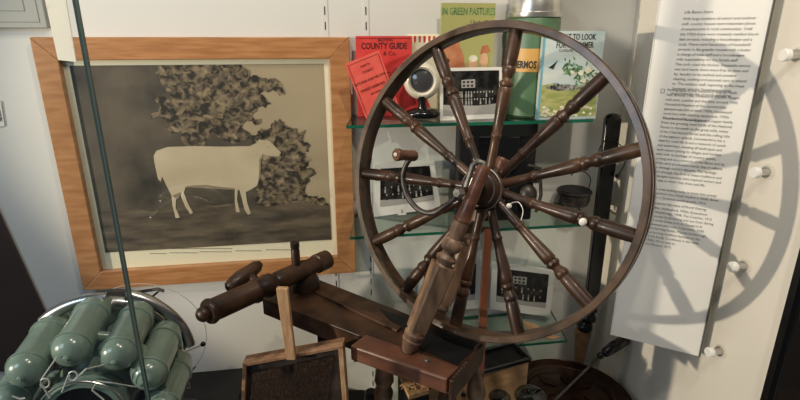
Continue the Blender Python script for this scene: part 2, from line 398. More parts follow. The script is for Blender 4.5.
paras=[(684,12.0,'b',['Life Below Stairs']),
(682.5,18.5,'n',['With large numbers of indoor and outdoor','staff, country houses were important places','of employment in rural communities. Until','the 1920s there were routinely resident live-in','had servants, including a housekeeper and a','cook. There were hierarchies of household','servants in the grander houses with a butler','in charge of male staff and a housekeeper','with responsibility for the female staff.','The cook ruled the kitchen. Domestic service','was hard work: there were fires to clean and','lay, laundry to be washed and constant','cleaning, cooking and personal care to attend','to. The outdoor staff, reporting to the Head','Gardener and the Gamekeeper were','responsible for the grounds and game.']),
(667,89.5,'n',['Photographs of the household staff at Maids','Hall, around 1900; Household Kitchen Ranges','with pots, a poker and the bike, around 1930.','Housefold freedom of the commonalty,','painted cast iron around 1900s; housemaid','work box with cleaning equipment, 1930s;','Hung on bed warming pan and copper kettle.']),
(662,117.5,'b',['The Heart of Rural England']),
(661,121.8,'n',['From the growing wool trade of the National','Forest in the north to the great mills, mines','of the Charnwood Forest and the rolling hills','of the eastern uplands, Leicestershire has a','ideal for rural life in and a network of canals','and waterways, meeting all landscapes and','each season joining its villages and hamlets','who with its heritage of country sports,','so long and on a memory of the farms and its','of the early production stands that it reflects','on through country lifestyle. The heritage','from through the lives of these traditions and','landscapes and they have inspired writers and','the way in which they dress and life.']),
(655,188,'n',['A rural seeking today is more than pretty','had from the a fresh rhythm in fields, farms','for a Christmas pudding park, 1914.']),
(652,202,'b',['Celebrity Harvests of Rural Sharing']),
(651,206.5,'n',['1880s, Wallingford, 1930s; illustrations','of Wealdbridge, 1948; The Coaches, 1915','of society & perceiving and our from during','and of the Dales now at Change in It.','Allotment and rural, Collections, 1940.','The Farming Family, Market Harborough,','the farming; Saddlery Hamlets on the','so the family. Cookbook in the 1940.','1960s. All on loan to','the Museum, 2015.'])]
for (u,v,kind,ls) in paras:
    n=len(ls); ps=onP(u,v+1.6)
    text('printed_text',ls,ps,PD,UP,.0063 if kind=='n' else .0066,'grey_ink',pan,'LEFT',1.285,.0001,.92,.18 if kind=='b' else 0)
m=MB(); q0=onP(661,89); 
for dx,dz,wx,wz in((0,0,.006,.0006),(0,-.0064,.006,.0006),(0,0,.0006,.0064),(.0056,0,.0006,.0064)):
    m.obox(q0+PD*(dx+wx/2)+UP*(dz-(wz/2 if wz>.001 else 0)),PD*wx/2,PN*.0002,UP*wz/2)
m.build('number_box','ink',pan)

# ================================================================ STANDOFFS on right wall
def standoff(u,v,label):
    w=onS(u,v,0); e=empty('standoff',w,label,'standoff','round metal standoffs on the right wall')
    m=MB(); m.lathe(w,w+SN*.022,[(0,.0055),(1,.0055)],20); m.build('spacer','brushed_steel',e)
    m=MB(); m.lathe(w+SN*.0005,w+SN*.003,[(0,.0125),(.8,.0125),(1,.0118)],28); lab(m.build('washer','clear_glass',e),'clear round washer')
    m=MB(); m.lathe(w+SN*.020,w+SN*.030,[(0,.0085),(.1,.0094),(.85,.0094),(1,.0084)],24); m.build('cap','cap_white',e)
for u,v,l in((800,55,'topmost round metal standoff on the right wall'),(769,172,'second round metal standoff from the top, in the wheel shadow'),(746,266,'third round metal standoff from the top of the right wall'),(722,351,'lowest round metal standoff, beside the foot of the text panel'),(818,-40,'round metal standoff above the frame edge')):
    if v>0: standoff(u,v,l)

# ================================================================ SPINNING WHEEL
psi,tau=-.629,.211
WC=V(.129,.78,-.225)
wa=Vector((math.cos(psi),math.sin(psi),0)); wn=Vector((math.sin(psi)*math.cos(tau),-math.cos(psi)*math.cos(tau),math.sin(tau)))
wb=wn.cross(wa); wb=wb if wb.z>0 else -wb
nh=Vector((math.sin(psi),-math.cos(psi),0))
BZ=-.49
wheel=empty('spinning_wheel',Vector((.06,.80,0)),'dark wooden spinning wheel with twelve turned spokes, on a low bench','spinning wheel')
RR=.251
m=MB(); m.ring(WC,wn,[(RR-.011,-.018),(RR-.012,-.016),(RR-.012,.012),(RR-.011,.015),(RR-.002,.015),(RR,.013),(RR,.006),(RR-.0035,.003),(RR-.0035,-.003),(RR,-.006),(RR,-.016),(RR-.002,-.018)],128)
m.build('rim','rim_wood',wheel)
hub=onpl(486,188.5,WC-wn*.010,wn)
WANG=(20.6,47.4,84.9,119,151,-175.4,-144.3,-118.9,-91.9,-65.3,-35.9,-7.7)
m=MB(); m.lathe(hub-wn*.034,hub+wn*.040,[(0,.013),(.04,.016),(.12,.020),(.2,.030),(.3,.034),(.68,.034),(.75,.030),(.82,.026),(.9,.024),(1,.018)],32)
h=m.build('hub','dark_wood2',wheel)
m=MB(); m.ring(hub+wn*.0175,wn,[(.0335,-.002),(.0352,-.001),(.0352,.001),(.0335,.002)],40); m.ring(hub+wn*.026,wn,[(.025,-.0015),(.0275,-.001),(.0275,.001),(.025,.0015)],40); lab(m.build('metal_band','grey_iron',h),'grey iron hub bands')
SPK=[(0,.0085),(.10,.0078),(.20,.0076),(.24,.0080),(.25,.0092),(.265,.0092),(.275,.0078),(.34,.0084),(.46,.0102),(.56,.0115),(.60,.0112),(.61,.0092),(.62,.0115),(.64,.0118),(.65,.0095),(.67,.0074),(.69,.0090),(.71,.0112),(.73,.0118),(.745,.0110),(.755,.0098),(.77,.0108),(.85,.0116),(.93,.0115),(1,.0108)]
for k in range(12):
    th_=R(WANG[k]); d=wa*math.cos(th_)+wb*math.sin(th_); tip=WC+d*(RR-.0115); d=(tip-hub).normalized()
    m=MB(); m.lathe(hub+d*.030,tip,[(t,r*.92) for t,r in SPK],16); m.build('spoke',('dark_wood2','dark_wood')[k%2],wheel)
# axle and crank
ax0,ax1=hub-wn*.075,hub+wn*.098
m=MB(); m.lathe(ax0,ax1,[(0,.0045),(1,.0045)],12); m.build('axle','iron',wheel)
cpl=WC+wn*.082
def onC(u,v): return onpl(u,v,cpl,wn)
def smooth(pts,k=6):
    o=[];n=len(pts)
    for i in range(n-1):
        p0,p1,p2,p3=pts[max(i-1,0)],pts[i],pts[i+1],pts[min(i+2,n-1)]
        for j in range(k):
            t=j/k; o.append(.5*((2*p1)+(p2-p0)*t+(2*p0-5*p1+4*p2-p3)*t*t+(3*p1-p0-3*p2+p3)*t**3))
    return o+[pts[-1]]
cp=[onC(u,v) for u,v in((459,193),(453,200),(444,207),(433,213),(421,211),(411,202),(405,190),(403,176),(406,165),(411,158))]
m=MB(); m.tube(smooth(cp),.0042,10); cr=m.build('crank','iron',wheel); lab(cr,'curved iron crank')
m=MB(); m.lathe(cp[0]-wn*.006,cp[0]+wn*.008,[(0,.008),(.8,.008),(1,.006)],6); m.build('nut','grey_iron',cr)
kp=onC(415,156); kq=kp+wn*.040+wa*-.008
m=MB(); m.lathe(kp,kq,[(0,.0075),(.06,.0085),(.2,.0088),(.4,.0078),(.7,.0080),(.85,.0095),(.95,.0095),(1,.008)],20); m.build('crank_handle','red_wood',cr)
m=MB(); m.lathe(kq-wn*.0005,kq+wn*.0015,[(0,.004),(1,.003)],12); m.build('pin','grey_iron',cr)
# iron bearing fork on the front post
fp=WC+wn*.056
def onF(u,v): return onpl(u,v,fp,wn)
for A,B in (((470,196),(480,162)),((479,200),(489,166))):
    pass
m=MB(); m.tube([onF(*q) for q in((465,199),(466,186),(473,165),(478,161),(484,163),(484,170),(477,188),(472,202))],.0042,8,closed=True); lab(m.build('bearing_fork','grey_iron',wheel),'grey iron loop around the axle')
# turned posts
POST=[(0,.0085),(.012,.011),(.055,.0155),(.06,.0165),(.075,.018),(.085,.016),(.095,.018),(.11,.0185),(.12,.016),(.135,.015)]
def post(p0,p1,parent,mat,k=1.0,face=None,name='post'):
    L=p1-p0; m=MB(); x=face
    m.lathe(p0,p0+L,[(t,r*k) for t,r in POST],20)
    m.square(p0+L*.13,p0+L*.49,.0150*k,.0175*k,x)
    m.lathe(p0,p1,[(t,r*k) for t,r in((.485,.0155),(.50,.012),(.515,.0165),(.53,.0175),(.545,.012),(.56,.0105),(.575,.016),(.595,.0175),(.615,.0155),(.63,.0110),(.65,.0118),(.69,.0140),(.72,.0138))],20)
    o=m.build(name,mat,parent)
    m=MB(); m.lathe(p0,p1,[(t,r*k) for t,r in((.715,.0130),(.72,.0142),(.735,.0142),(.74,.0130),(.80,.0118),(.9,.0110),(.97,.0108),(.99,.0112),(1,.010))],20)
    lab(m.build('turned_top','red_wood',o),'reddish turned upper end'); return o
pf0=onZ(407,352,BZ+.008); pf1=onpl(485,166,WC+wn*.052,wn)
post(pf0,pf1,wheel,'post_wood',.93,wa*.75+nh*.66+UP*.0,'front_post')
pr1=onpl(504,158,hub-wn*.062,wn); pr0=onZ(432,322,BZ)
post(pr0,pr1,wheel,'post_wood',1.0,wa*.75+nh*.66,'rear_post')
# bench
def zq(pix,z): return [onZ(u,v,z) for u,v in pix]
top=zq([(290,276),(318,279),(480,342),(452,376),(366,338),(262,298)],BZ)
m=MB(); m.prism(top,Vector((0,0,-.036))); m.build('bench','dark_wood2',wheel,.0015)
lipz=BZ+.006
m=MB(); m.prism([onZ(u,v,BZ) for u,v in((300,287),(303,285),(402,329),(397,333))],Vector((0,0,.005))); m.build('raised_lip','dark_wood2',wheel,.001)
m=MB(); m.prism([onZ(u,v,BZ) for u,v in((378,309),(478,343.5),(458,366),(420,349),(402,331))],Vector((0,0,.0012))); lab(m.build('shade_sheet','black_matt',wheel),'black sheet as deep shade beneath the wheel')  # thin black sheet on the bench, painting the deep shade of its recess
blk=zq([(366,334),(350,345.5),(447,379),(460,366)],BZ+.008)
m=MB(); m.prism(blk,Vector((0,0,-.028))); m.build('front_block','red_wood',wheel,.003)
e0,e1=onZ(449,380,BZ+.010),onZ(480,343,BZ+.010); dd=(e1-e0).normalized(); ee=Vector((dd.y,-dd.x,0))
m=MB(); m.prism([e0,e1,e1+ee*.007,e0+ee*.007],Vector((0,0,-.036))); eb=m.build('end_board','dark_wood2',wheel,.001)
m=MB()
for k in range(6):
    c=e0+dd*(.010+.008*k)+ee*.0035+UP*.0008; m.obox(c,ee*.0014,dd*.0009,UP*.0004)
lab(m.build('notch','grey_iron',eb),'pale chips along the edge'); 
nl=onZ(427,361,BZ+.0085); m=MB(); m.lathe(nl,nl+UP*.004,[(0,.005),(.6,.0045),(1,.003)],8,sm=False); m.build('nail_head','grey_iron',wheel)
nl=onZ(343,304,BZ); m=MB(); m.lathe(nl,nl+UP*.003,[(0,.006),(1,.005)],12); m.build('plug','black_matt',wheel)
# legs
LEG=[(0,.013),(.08,.0125),(.15,.016),(.2,.018),(.23,.013),(.26,.018),(.3,.016),(.5,.0135),(.8,.0125),(1,.011)]
for (u,v,dx,dy,mt) in((386,342,-.02,-.02,'worn_wood'),(471,353,.055,-.03,'post_wood'),(448,370,.0,-.01,'dark_wood')):
    t=onZ(u,v,BZ-.030)
    m=MB(); m.lathe(t,Vector((t.x+dx,t.y+dy,0)),LEG,18); m.build('leg',mt,wheel)
t=onZ(322,308,BZ-.035); m=MB(); m.square(t,Vector((t.x,t.y,0)),.011,.011,Vector((1,0,0)),.1); m.build('leg','dark_wood',wheel)
p=onY(488,228,.82); m=MB(); m.obox(Vector((p.x,p.y,p.z/2)),Vector((.0068,0,0)),Vector((0,.006,0)),UP*p.z/2); lab(m.build('back_upright','orange_wood',wheel),'straight reddish upright')
# mother of all: big turned bar across the left end of the bench
m1=V(-.152,.98,-.447); m0=V(-.324,.743,-.438)
m=MB(); m.lathe(m0,m1,[(-.045,.002),(-.04,.008),(-.025,.0120),(-.005,.0135),(.015,.0120),(.018,.0205),(.035,.0225),(.05,.0215),(.055,.0195),(.10,.0200),(.33,.0200),(.345,.0225),(.36,.0225),(.37,.0165),(.40,.0175),(.44,.0225),(.48,.0215),(.51,.0160),(.53,.0190),(.78,.0190),(.785,.0165),(.80,.0170),(.88,.0170),(.885,.0200),(.99,.0200),(1,.014)],28)
mo=m.build('cross_bar','dark_wood2',wheel)
pk=onpl(292.5,262,(m0+m1)/2,Vector((.8,-.6,0)).normalized())
q=m0+(m1-m0)*.70
m=MB(); m.lathe(q+UP*.010,q+UP*.066,[(0,.0085),(.7,.0085),(.72,.0078),(.78,.0078),(.8,.0088),(.97,.0088),(1,.006)],18); m.build('peg','dark_wood',mo)
q=m0+(m1-m0)*.43; h0=q+nh.cross(UP)*0
side=Vector((-.809,.588,0))
hc=q+side*.050+UP*.012
m=MB(); m.lathe(q,hc,[(0,.011),(.4,.008),(.7,.009),(1,.008)],16); m.build('screw_neck','dark_wood',mo)
hd=(m1-m0).normalized()
m=MB(); hd=(hd+UP*.30).normalized(); m.lathe(hc-hd*.048,hc+hd*.034,[(0,.005),(.05,.011),(.2,.0145),(.4,.0165),(.55,.0150),(.75,.0130),(.9,.0120),(.94,.009),(1,.007)],20); m.build('screw_handle','dark_wood2',mo)
q=m0+(m1-m0)*.78; m=MB(); m.lathe(V(q.x,q.y,BZ-.001),Vector((q.x,q.y,q.z)),[(0,.026),(.3,.028),(.6,.024),(1,.012)],24); m.build('swivel_block','dark_wood',mo)
# tufts of wool on the spokes
for u,v,s_ in((509,206,.0045),(583,222,.006)):
    c=onpl(u,v,WC+wn*.012,wn); m=MB(); m.ball(c,s_,0,8,6,(1,.7,1)); lab(m.build('wool_tuft','wool',wheel),'tuft of white wool')
m=MB(); m.tube(smooth([onpl(u,v,WC+wn*.013,wn) for u,v in((509,204),(518,202),(523,210),(521,220))],4),.0006,5); m.build('wool_thread','wool',wheel)

# ================================================================ HAND CARDER
hcY=.70
hcd=empty('hand_carder',onY(296,430,hcY),'wooden hand carder with dark bristle pad, leaning before the bench','carder')
TLc,TRc,BRc,BLc=[onY(u,v,hcY) for u,v in((242,364),(343,345.5),(349,424),(240,428))]
ex=Vector((0,.024,0))
m=MB(); m.prism([TLc,TRc,BRc,BLc],ex*.45); 
for P in m.v: P.y+=.012
m.build('back_board','worn_wood',hcd)
def strip(a,b,wv,name,mat,e=ex):
    m=MB(); m.prism([a,b,b+wv,a+wv],e); return m.build(name,mat,hcd,.001)
w_=.0062
strip(TLc,TRc,Vector((0.0005,0,-w_)),'frame_strip','worn_wood'); strip(BLc,BRc,Vector((0,0,w_)),'frame_strip','worn_wood')
strip(TLc+UP*-.006,BLc,Vector((w_,0,0)),'frame_strip','worn_wood'); strip(TRc+UP*-.006,BRc,Vector((-w_*1.3,0,0)),'frame_strip','pale_wood')
m=MB(); m.prism([P+Vector((0,.008,0)) for P in(TLc+Vector((w_,0,-w_)),TRc+Vector((-w_,0,-w_)),BRc+Vector((-w_,0,w_)),BLc+Vector((w_,0,w_)))],Vector((0,.006,0))); lth=m.build('leather_backing','leather',hcd)
m=MB(); rb=random.Random(3)
o_=TLc+Vector((.014,.008,-.022)); ux=(TRc-TLc)+Vector((-.030,0,0)); uz=(BLc-TLc)+Vector((0,0,.03))
for i in range(64):
    for j in range(44):
        c=o_+ux*((i+.5*(j%2))/64)+uz*(j/44)+Vector((rb.uniform(-1,1)*.0004,0,rb.uniform(-1,1)*.0004)); tip=c+Vector((rb.uniform(-.001,.001),-.0075,-.003+rb.uniform(-.0008,.0008)))
        a=.0005; m.add([c+Vector((a,0,0)),c+Vector((-a,0,a)),c+Vector((-a,0,-a)),tip],[(0,1,3),(1,2,3),(2,0,3)])
bp=m.build('bristle_pad','bristle',hcd); bp['kind']='stuff'
h0,h1=onY(283,286,hcY),onY(292,357,hcY); hx=Vector((.0090,0,0))
m=MB(); m.prism([h0-hx,h0+hx,h1+hx*.85,h1-hx*.85],Vector((0,-.009,0))); m.build('handle','pale_wood',hcd,.0015)
bb=BLc.z
m=MB(); m.box(BLc.x-.02,BRc.x+.02,.62,.80,-E,bb-E-.001); tag(m.build('display_block','black_matt',None,.002),'low black block under the hand carder','display block')

# ================================================================ BLACK PLINTH
pl=empty('plinth',V(-.7,.8,-E),'wide black plinth with a raised tray, under the green canisters','plinth')
PZ=-.788
def wy(x): return 1.15+.153*x
m=MB(); xr=-.372
m.prism([Vector((-1.2,.45,0)),Vector((-.36,.45,0)),Vector((xr,wy(xr)-.012,0)),Vector((-1.2,wy(-1.2)-.012,0))],UP*(E+PZ)); m.build('plinth_body','black_matt',pl,.002)
m=MB(); m.prism([Vector((-.72,.55,E+PZ)),Vector((-.455,.55,E+PZ)),Vector((-.455,.95,E+PZ)),Vector((-.72,.97,E+PZ))],UP*.012); m.build('tray','black_gloss',pl,.002)

# ================================================================ JET ENGINE MODEL
AX=Vector((-.218,.976,0)); LT=Vector((.976,.218,0)); EC=V(-.466,.62,-.530)
eng=empty('engine_model',Vector((EC.x,.7,E+PZ+.013)),'green jet engine model with a ring of round-nosed canisters and silver pipes','engine')
m=MB(); m.lathe(EC+AX*.03,EC+AX*.20,[(0,.055),(.1,.060),(.5,.066),(1,.070)],36); m.build('casing','engine_green',eng)
m=MB(); m.ring(EC+AX*.012,AX,[(.046,-.018),(.053,-.018),(.053,-.004),(.058,-.003),(.058,.005),(.050,.02),(.044,.02)],48); m.build('intake_ring','engine_green',eng)
m=MB(); m.lathe(EC+AX*.020,EC+AX*.028,[(0,.045),(1,.045)],32); m.build('intake_black_disc','black_matt',eng)  # plain black disc filling the dark intake opening
m=MB(); m.tube([EC-AX*.010+(LT*math.cos(a)+UP*math.sin(a))*.060 for a in np.linspace(0,2*PI,49)[:-1]],.0016,8,closed=True); m.build('wire_hoop','steel',eng)
base('wire_bright',(.62,.62,.58),.25,.3)
DOME=[(0,.003),(.01,.009),(.04,.0165),(.08,.0215),(.13,.0245),(.18,.0257),(.182,.0275),(.205,.0280),(.225,.0275),(.23,.0252),(.83,.0255),(.835,.0278),(.86,.0282),(.89,.0278),(.90,.0258),(1.0,.025)]
for k,ang in enumerate((-10,26,57,92,130,163,200,236,270,308)):
    a=R(ang); rad=LT*math.cos(a)+UP*math.sin(a)
    f0=EC+rad*.101-AX*.012; f1=EC+rad*.107+AX*.112
    m=MB(); m.lathe(f0,f1,DOME,28); can=m.build('combustion_can','engine_green',eng)
    m=MB(); m.lathe(f0-AX*.004,f0+AX*.003,[(0,.0025),(.5,.0045),(1,.005)],12); m.build('nozzle_boss','engine_green',can)
    # elbow at the back
    m=MB(); m.tube(smooth([f1-AX*.004,f1+AX*.014,f1+AX*.026-rad*.012,f1+AX*.030-rad*.035],4),[.0225]*5+[.020]*4+[.016]*4,18); m.build('elbow','engine_green',can)
    if k<9:
        a2=R((-10,26,57,92,130,163,200,236,270,308)[k+1]); r2=LT*math.cos(a2)+UP*math.sin(a2)
        m=MB(); m.lathe(EC+rad*.104+AX*.045,EC+r2*.104+AX*.045,[(0,.0085),(1,.0085)],14); m.build('cross_tube','engine_green',eng)
# silver manifold
for r_,off,rr_,a0_,a1_ in((.098,.150,.0125,-.9,2.9),(.128,.128,.0095,.1,1.25),(.125,.118,.0095,1.45,2.3)):
    m=MB(); m.tube([EC+AX*(off)+(LT*math.cos(a)+UP*math.sin(a))*r_ for a in np.linspace(a0_,a1_,40)],rr_,16); lab(m.build('silver_pipe','brushed_steel',eng),'curved silver pipe')
m=MB(); m.ring(EC+AX*.180,AX,[(.07,-.006),(.108,-.006),(.110,0),(.108,.004),(.07,.004)],56); lab(m.build('rear_plate','iron',eng),'dark round rear plate')
# igniter wires with loops
def onE(u,v,d=-.034): return onpl(u,v,EC+AX*d,AX)
def loop(u,v,r=4.6): return [onE(u+r*math.cos(t),v+r*math.sin(t)) for t in np.linspace(0,2*PI,14)]
for pts in ([onE(57,357,-.013)]+[onE(41,380)]+loop(45,383)[7:]+loop(45,383)[:8]+[onE(50,398)],[onE(103,365,-.012),onE(86,369)]+loop(73,376)[3:]+loop(73,376)[:8]+[onE(62,392)],[onE(136,387,-.012),onE(112,383),onE(97,381),onE(92,390),onE(104,400)],[onE(25,398),onE(20,399),onE(12,396)]):
    m=MB(); m.tube(pts,.0011,6); lab(m.build('igniter_wire','wire_bright',eng),'thin bright wire')
Pq=lambda u,v,y: onY(u,v,y)
m=MB(); m.tube([Pq(u,v,.86) for u,v in ((155,360),(175,355),(204,344))],.0022,8); m.build('drain_rod','wire_bright',eng)
m=MB(); c=Pq(203,344,.86); m.ball(c,.005,0); m.build('rod_tip','black_gloss',eng)
m=MB(); m.tube([Pq(u,v,.82) for u,v in((100,296),(138,292),(158,289),(164,291))],.0030,8); m.tube([Pq(u,v,.82) for u,v in((160,290),(152,297),(147,303))],.0018,8); m.build('control_rod','iron',eng)
m=MB(); hc_=Pq(143,338,.87); m.tube([hc_+(LT*math.cos(a)+UP*math.sin(a))*.118 for a in np.linspace(0,2*PI,73)[:-1]],.0006,5,closed=True); m.build('thin_hoop','wire_bright',eng)
m=MB(); m.tube([Pq(u,v,.80) for u,v in((176,388),(190,388),(187,377),(196,366))],.0015,6); m.build('bent_wire','wire_bright',eng)
# cradle stand
m=MB()
for s_ in(.05,.15):
    c=EC+AX*s_; zt=c.z-.120; m.prism([Vector((c.x-.09,c.y-.02,E+PZ+.013)),Vector((c.x+.09,c.y+.02,E+PZ+.013)),Vector((c.x+.05,c.y+.011,c.z-.060)),Vector((c.x-.05,c.y-.011,c.z-.060))],Vector((0,.008,0)))
m.build('cradle','black_matt',eng)

# ================================================================ GLASS DOOR EDGE
m=MB(); p=onY(112,200,.50); 
a=Vector((p.x,p.y,E+PZ+.0005)); dv=Vector((-.93,-.36,0)).normalized(); pv=Vector((-dv.y,dv.x,0))
m.prism([a-pv*.002,a+pv*.002,a+pv*.002+dv*.33,a-pv*.002+dv*.33],UP*(-PZ+.6),0,1)
m.mi=[1,1,1,0,1,0]; 
pe=empty('glass_door',a,'x','glass pane'); m.build('pane',['pane_glass','teal_glass_edge'],pe)
m=MB(); m.obox(a+UP*(-PZ+.6)/2,Vector((.0019,0,0)),Vector((0,.0019,0)),UP*(-PZ+.6)/2); m.build('polished_edge','teal_glass_edge',pe)
tag(pe,'upright glass pane of the case, seen as a thin teal edge crossing the picture','glass pane')

# ================================================================ TOP SHELF ITEMS
def depth_wall(off,z): pass
def slab(u0,v0,u1,v1,off,thick,lean=0,rot=0,zbase=None):
    """book-like frame of reference: bottom-left origin, x, y axes, normal; pixel box on the plane 'off' from the wall"""
    a=onW(u0,v1,off); b=onW(u1,v1,off); c=onW(u0,v0,off)
    return a,(b-a).length,(c.z-a.z)
def book(name,uL,uR,vT,off,base_z,thick,cover,label,cat='book',edge='page_edge',spine=None,tilt=0.0,height=None,width=None):
    p=onW((uL+uR)/2,vT,off); cx=sc(p)
    w=width or (sc(onW(uR,(vT+115)/2,off))-sc(onW(uL,(vT+115)/2,off))); h=height or (p.z-E-base_z)
    o=wall_pt(cx-w/2,base_z,off); e=empty(name,wall_pt(cx,base_z,off),label,cat)
    x=(WR*math.cos(tilt)+UP*math.sin(tilt)); y=(UP*math.cos(tilt)-WR*math.sin(tilt))
    m=MB(); m.obox(o+x*w/2+y*h/2-WN*thick/2,x*(w/2-.0015),y*(h/2-.0015),WN*(thick/2-.0008)); 
    if thick>.004: m.build('page_block',edge,e)
    m=MB(); m.obox(o+x*w/2+y*h/2,x*w/2,y*h/2,WN*.0008)
    m.obox(o+x*w/2+y*h/2-WN*thick,x*w/2,y*h/2,WN*.0008); m.obox(o+x*.0006+y*h/2-WN*thick/2,x*.0006,y*h/2,WN*thick/2)
    m.build('cover',cover,e)
    def P(s,t,d=.0012): return o+x*(s*w)+y*(t*h)+WN*d
    return e,P,x,y,w,h
def art(P,pts,name,mat,e,d=.0010,t=.0003):
    m=MB()
    for poly in pts: m.prism([P(a,b,d) for a,b in poly],WN*t)
    return m.build(name,mat,e)
def circ(cx,cy,rx,ry=None,n=14,j=0,seed=0):
    q=random.Random(seed); ry=ry or rx
    return [(cx+rx*math.cos(2*PI*k/n)*(1+q.uniform(-j,j)),cy+ry*math.sin(2*PI*k/n)*(1+q.uniform(-j,j))) for k in range(n)]
z1s=SZ[0]+.0005
# In Green Pastures
e,P,x,y,w_b,h_b=book('picture_book',443,495,3,.045,z1s,.010,'lime_cover','lime green storybook with a red horse and figures on the cover, left of the flask')
text('cover_title','IN GREEN PASTURES',P(.5,.90),x,y,h_b*.088,'leaf_green',e,'CENTER',xs=.62,bold=.0002)
text('cover_author','...Uncle Max',P(.72,.815),x,y,h_b*.062,'ink',e,'CENTER',xs=.8)
art(P,[[(.01,.45),(.05,.60),(.14,.67),(.24,.66),(.36,.72),(.34,.64),(.42,.56),(.48,.42),(.50,.25),(.46,.12),(.02,.10)],[(.02,.02),(.02,.30),(.98,.34),(.98,.02)]],'horse','cover_art_red',e)
art(P,[circ(.62,.46,.09,.07),circ(.83,.50,.08,.07),circ(.55,.30,.08),circ(.72,.28,.12,.08)],'figures','skin_tan',e,.0014)
art(P,[circ(.13,.50,.03,.02),circ(.30,.30,.07,.03,10,.2,4),[(.03,.62),(.10,.72),(.14,.66)],circ(.20,.20,.08,.02)],'horse_mane','dark_wood',e,.0018)
art(P,[[(.72,.40),(.98,.40),(.98,.12),(.66,.12)],[(.74,.56),(.95,.58),(.88,.64),(.78,.63)]],'clothing','cover_art_red',e,.0012)
art(P,[circ(.62,.52,.09,.03),[(.52,.22),(.68,.24),(.66,.12),(.50,.12)]],'pale_clothing','blossom',e,.0017)
# What to look for in summer
e,P,x,y,w_b,h_b=book('nature_book',545,605,31,.138,z1s,.009,'cover_sky','pale blue nature book with a blossom branch and fields, right of the flask',spine='blue_edge')
art(P,[[(0,0),(.035,0),(.035,1),(0,1)]],'spine_strip','blue_edge',e)
art(P,[[(.04,.03),(.98,.03),(.98,.36),(.75,.40),(.45,.38),(.2,.42),(.04,.40)]],'fields','cover_field',e,.0012)
rl=random.Random(11); lv=[]
for k in range(150):
    t=rl.random(); cx=.36+.60*t; cy=.60-.16*t+rl.gauss(0,.035+.05*t); cx+=rl.gauss(0,.02); r0=rl.uniform(.018,.04); aa=rl.uniform(0,3.1); cx=min(max(cx,.08),.93); cy=min(max(cy,.36),.70)
    lv.append([(cx+r0*math.cos(aa),cy+r0*.7*math.sin(aa)),(cx-r0*.4*math.sin(aa),cy+r0*.3*math.cos(aa)),(cx-r0*math.cos(aa),cy-r0*.7*math.sin(aa)),(cx+r0*.4*math.sin(aa),cy-r0*.3*math.cos(aa))])
art(P,lv,'leaves','leaf_green',e,.0014)
art(P,[circ(.40,.37,.30,.035,14,.2,6),circ(.25,.40,.08,.03,10,.3,7),circ(.80,.36,.15,.03,10,.3,8)],'hedges','photo_grey',e,.0013)
art(P,[circ(.66,.54,.05,.03,10,.3,1),circ(.78,.57,.06,.035,10,.3,2),circ(.72,.45,.05,.03,10,.3,3),circ(.52,.545,.04,.02,10,.3,4)]+[circ(.08+rnd.random()*.85,.04+rnd.random()*.12,.025,.016,8,.3,k) for k in range(34)],'blossoms','blossom',e,.0018)
art(P,[[(.12,.60),(.20,.64),(.26,.68),(.22,.62),(.20,.58)]],'bird','ink',e,.0014)
text('cover_title',['WHAT TO LOOK','FOR IN SUMMER'],P(.52,.905),x,y,h_b*.092,'ink',e,'CENTER',.95,xs=.68,bold=.0003)
text('cover_author','F.L.HOLMES  A.TOWNS',P(.50,.775),x,y,h_b*.042,'ink',e,'CENTER',xs=.8)
# red county guide booklets
e,P,x,y,w_b,h_b=book('guide_booklet',357,411,36,.035,z1s,.003,'red_paper','upright red county guide booklet, rearmost of the red papers','booklet',width=.118)
text('cover_title',"COUNTY GUIDE",P(.50,.845),x,y,.0175,'dark_red_ink',e,'CENTER',xs=.74,bold=.0005)
text('cover_heading','BROWNS',P(.52,.935),x,y,.0075,'dark_red_ink',e,'CENTER')
text('cover_line','& Co.',P(.60,.765),x,y,.012,'dark_red_ink',e,'CENTER')
art(P,[[(.02,.975),(.98,.975),(.98,.968),(.02,.968)]],'border_line','dark_red_ink',e)
e2=empty('guide_leaflet',onW(370,112,.075),'bright red leaflet tilted to the left in front of the guide booklet','leaflet')
cs=[onW(u,v,.078) for u,v in((345,64),(379,50),(398,104),(366,120))]; cs[3].z=max(cs[3].z,E+z1s+.001)
m=MB(); m.prism(cs,-WN*.002); m.build('sheet','red_paper2',e2)
lx=(cs[1]-cs[0]).normalized(); ly=(cs[0]-cs[3]).normalized()
def Q(s,t,d=.0004): return cs[3]+(cs[2]-cs[3])*s+((cs[0]-cs[3])*(1-s)+(cs[1]-cs[2])*s)*t+WN*d
for s,t,sz,tx in((.5,.84,.0055,'GUIDE TO'),(.52,.73,.0075,'COUNTY'),(.5,.58,.0075,'RUTLAND AND MELTON'),(.5,.44,.0075,'MARKET HARBORO'),(.55,.34,.005,'AND DISTRICT'),(.5,.16,.011,'LIST')):
    text('leaflet_text',tx,Q(s,t),lx,UP-lx*UP.dot(lx),sz,'dark_red_ink',e2,'CENTER',xs=.8)
m=MB()
for a,b in(((.06,.95),(.94,.95)),((.94,.95),(.94,.03)),((.94,.03),(.06,.03)),((.06,.03),(.06,.95))):
    m.tube([Q(*a),Q(*b)],.0004,4)
m.build('border_line','dark_red_ink',e2)
e3=empty('guide_leaflet',onW(400,112,.058),'red leaflet with diagonal lettering, half hidden behind the wheel rim','leaflet')
cs2=[onW(u,v,.058) for u,v in((385,70),(412,56),(432,112),(398,117))]
for q_ in(2,3): cs2[q_].z=max(cs2[q_].z,E+z1s+.001)
m=MB(); m.prism(cs2,-WN*.002); m.build('sheet','red_paper',e3)
lx=(cs2[1]-cs2[0]).normalized(); text('leaflet_text','Guide',cs2[0]+lx*.008-UP*.022+WN*.0004,(lx+UP*.15),UP-lx*UP.dot(lx),.018,'ink',e3,'LEFT',xs=.7)
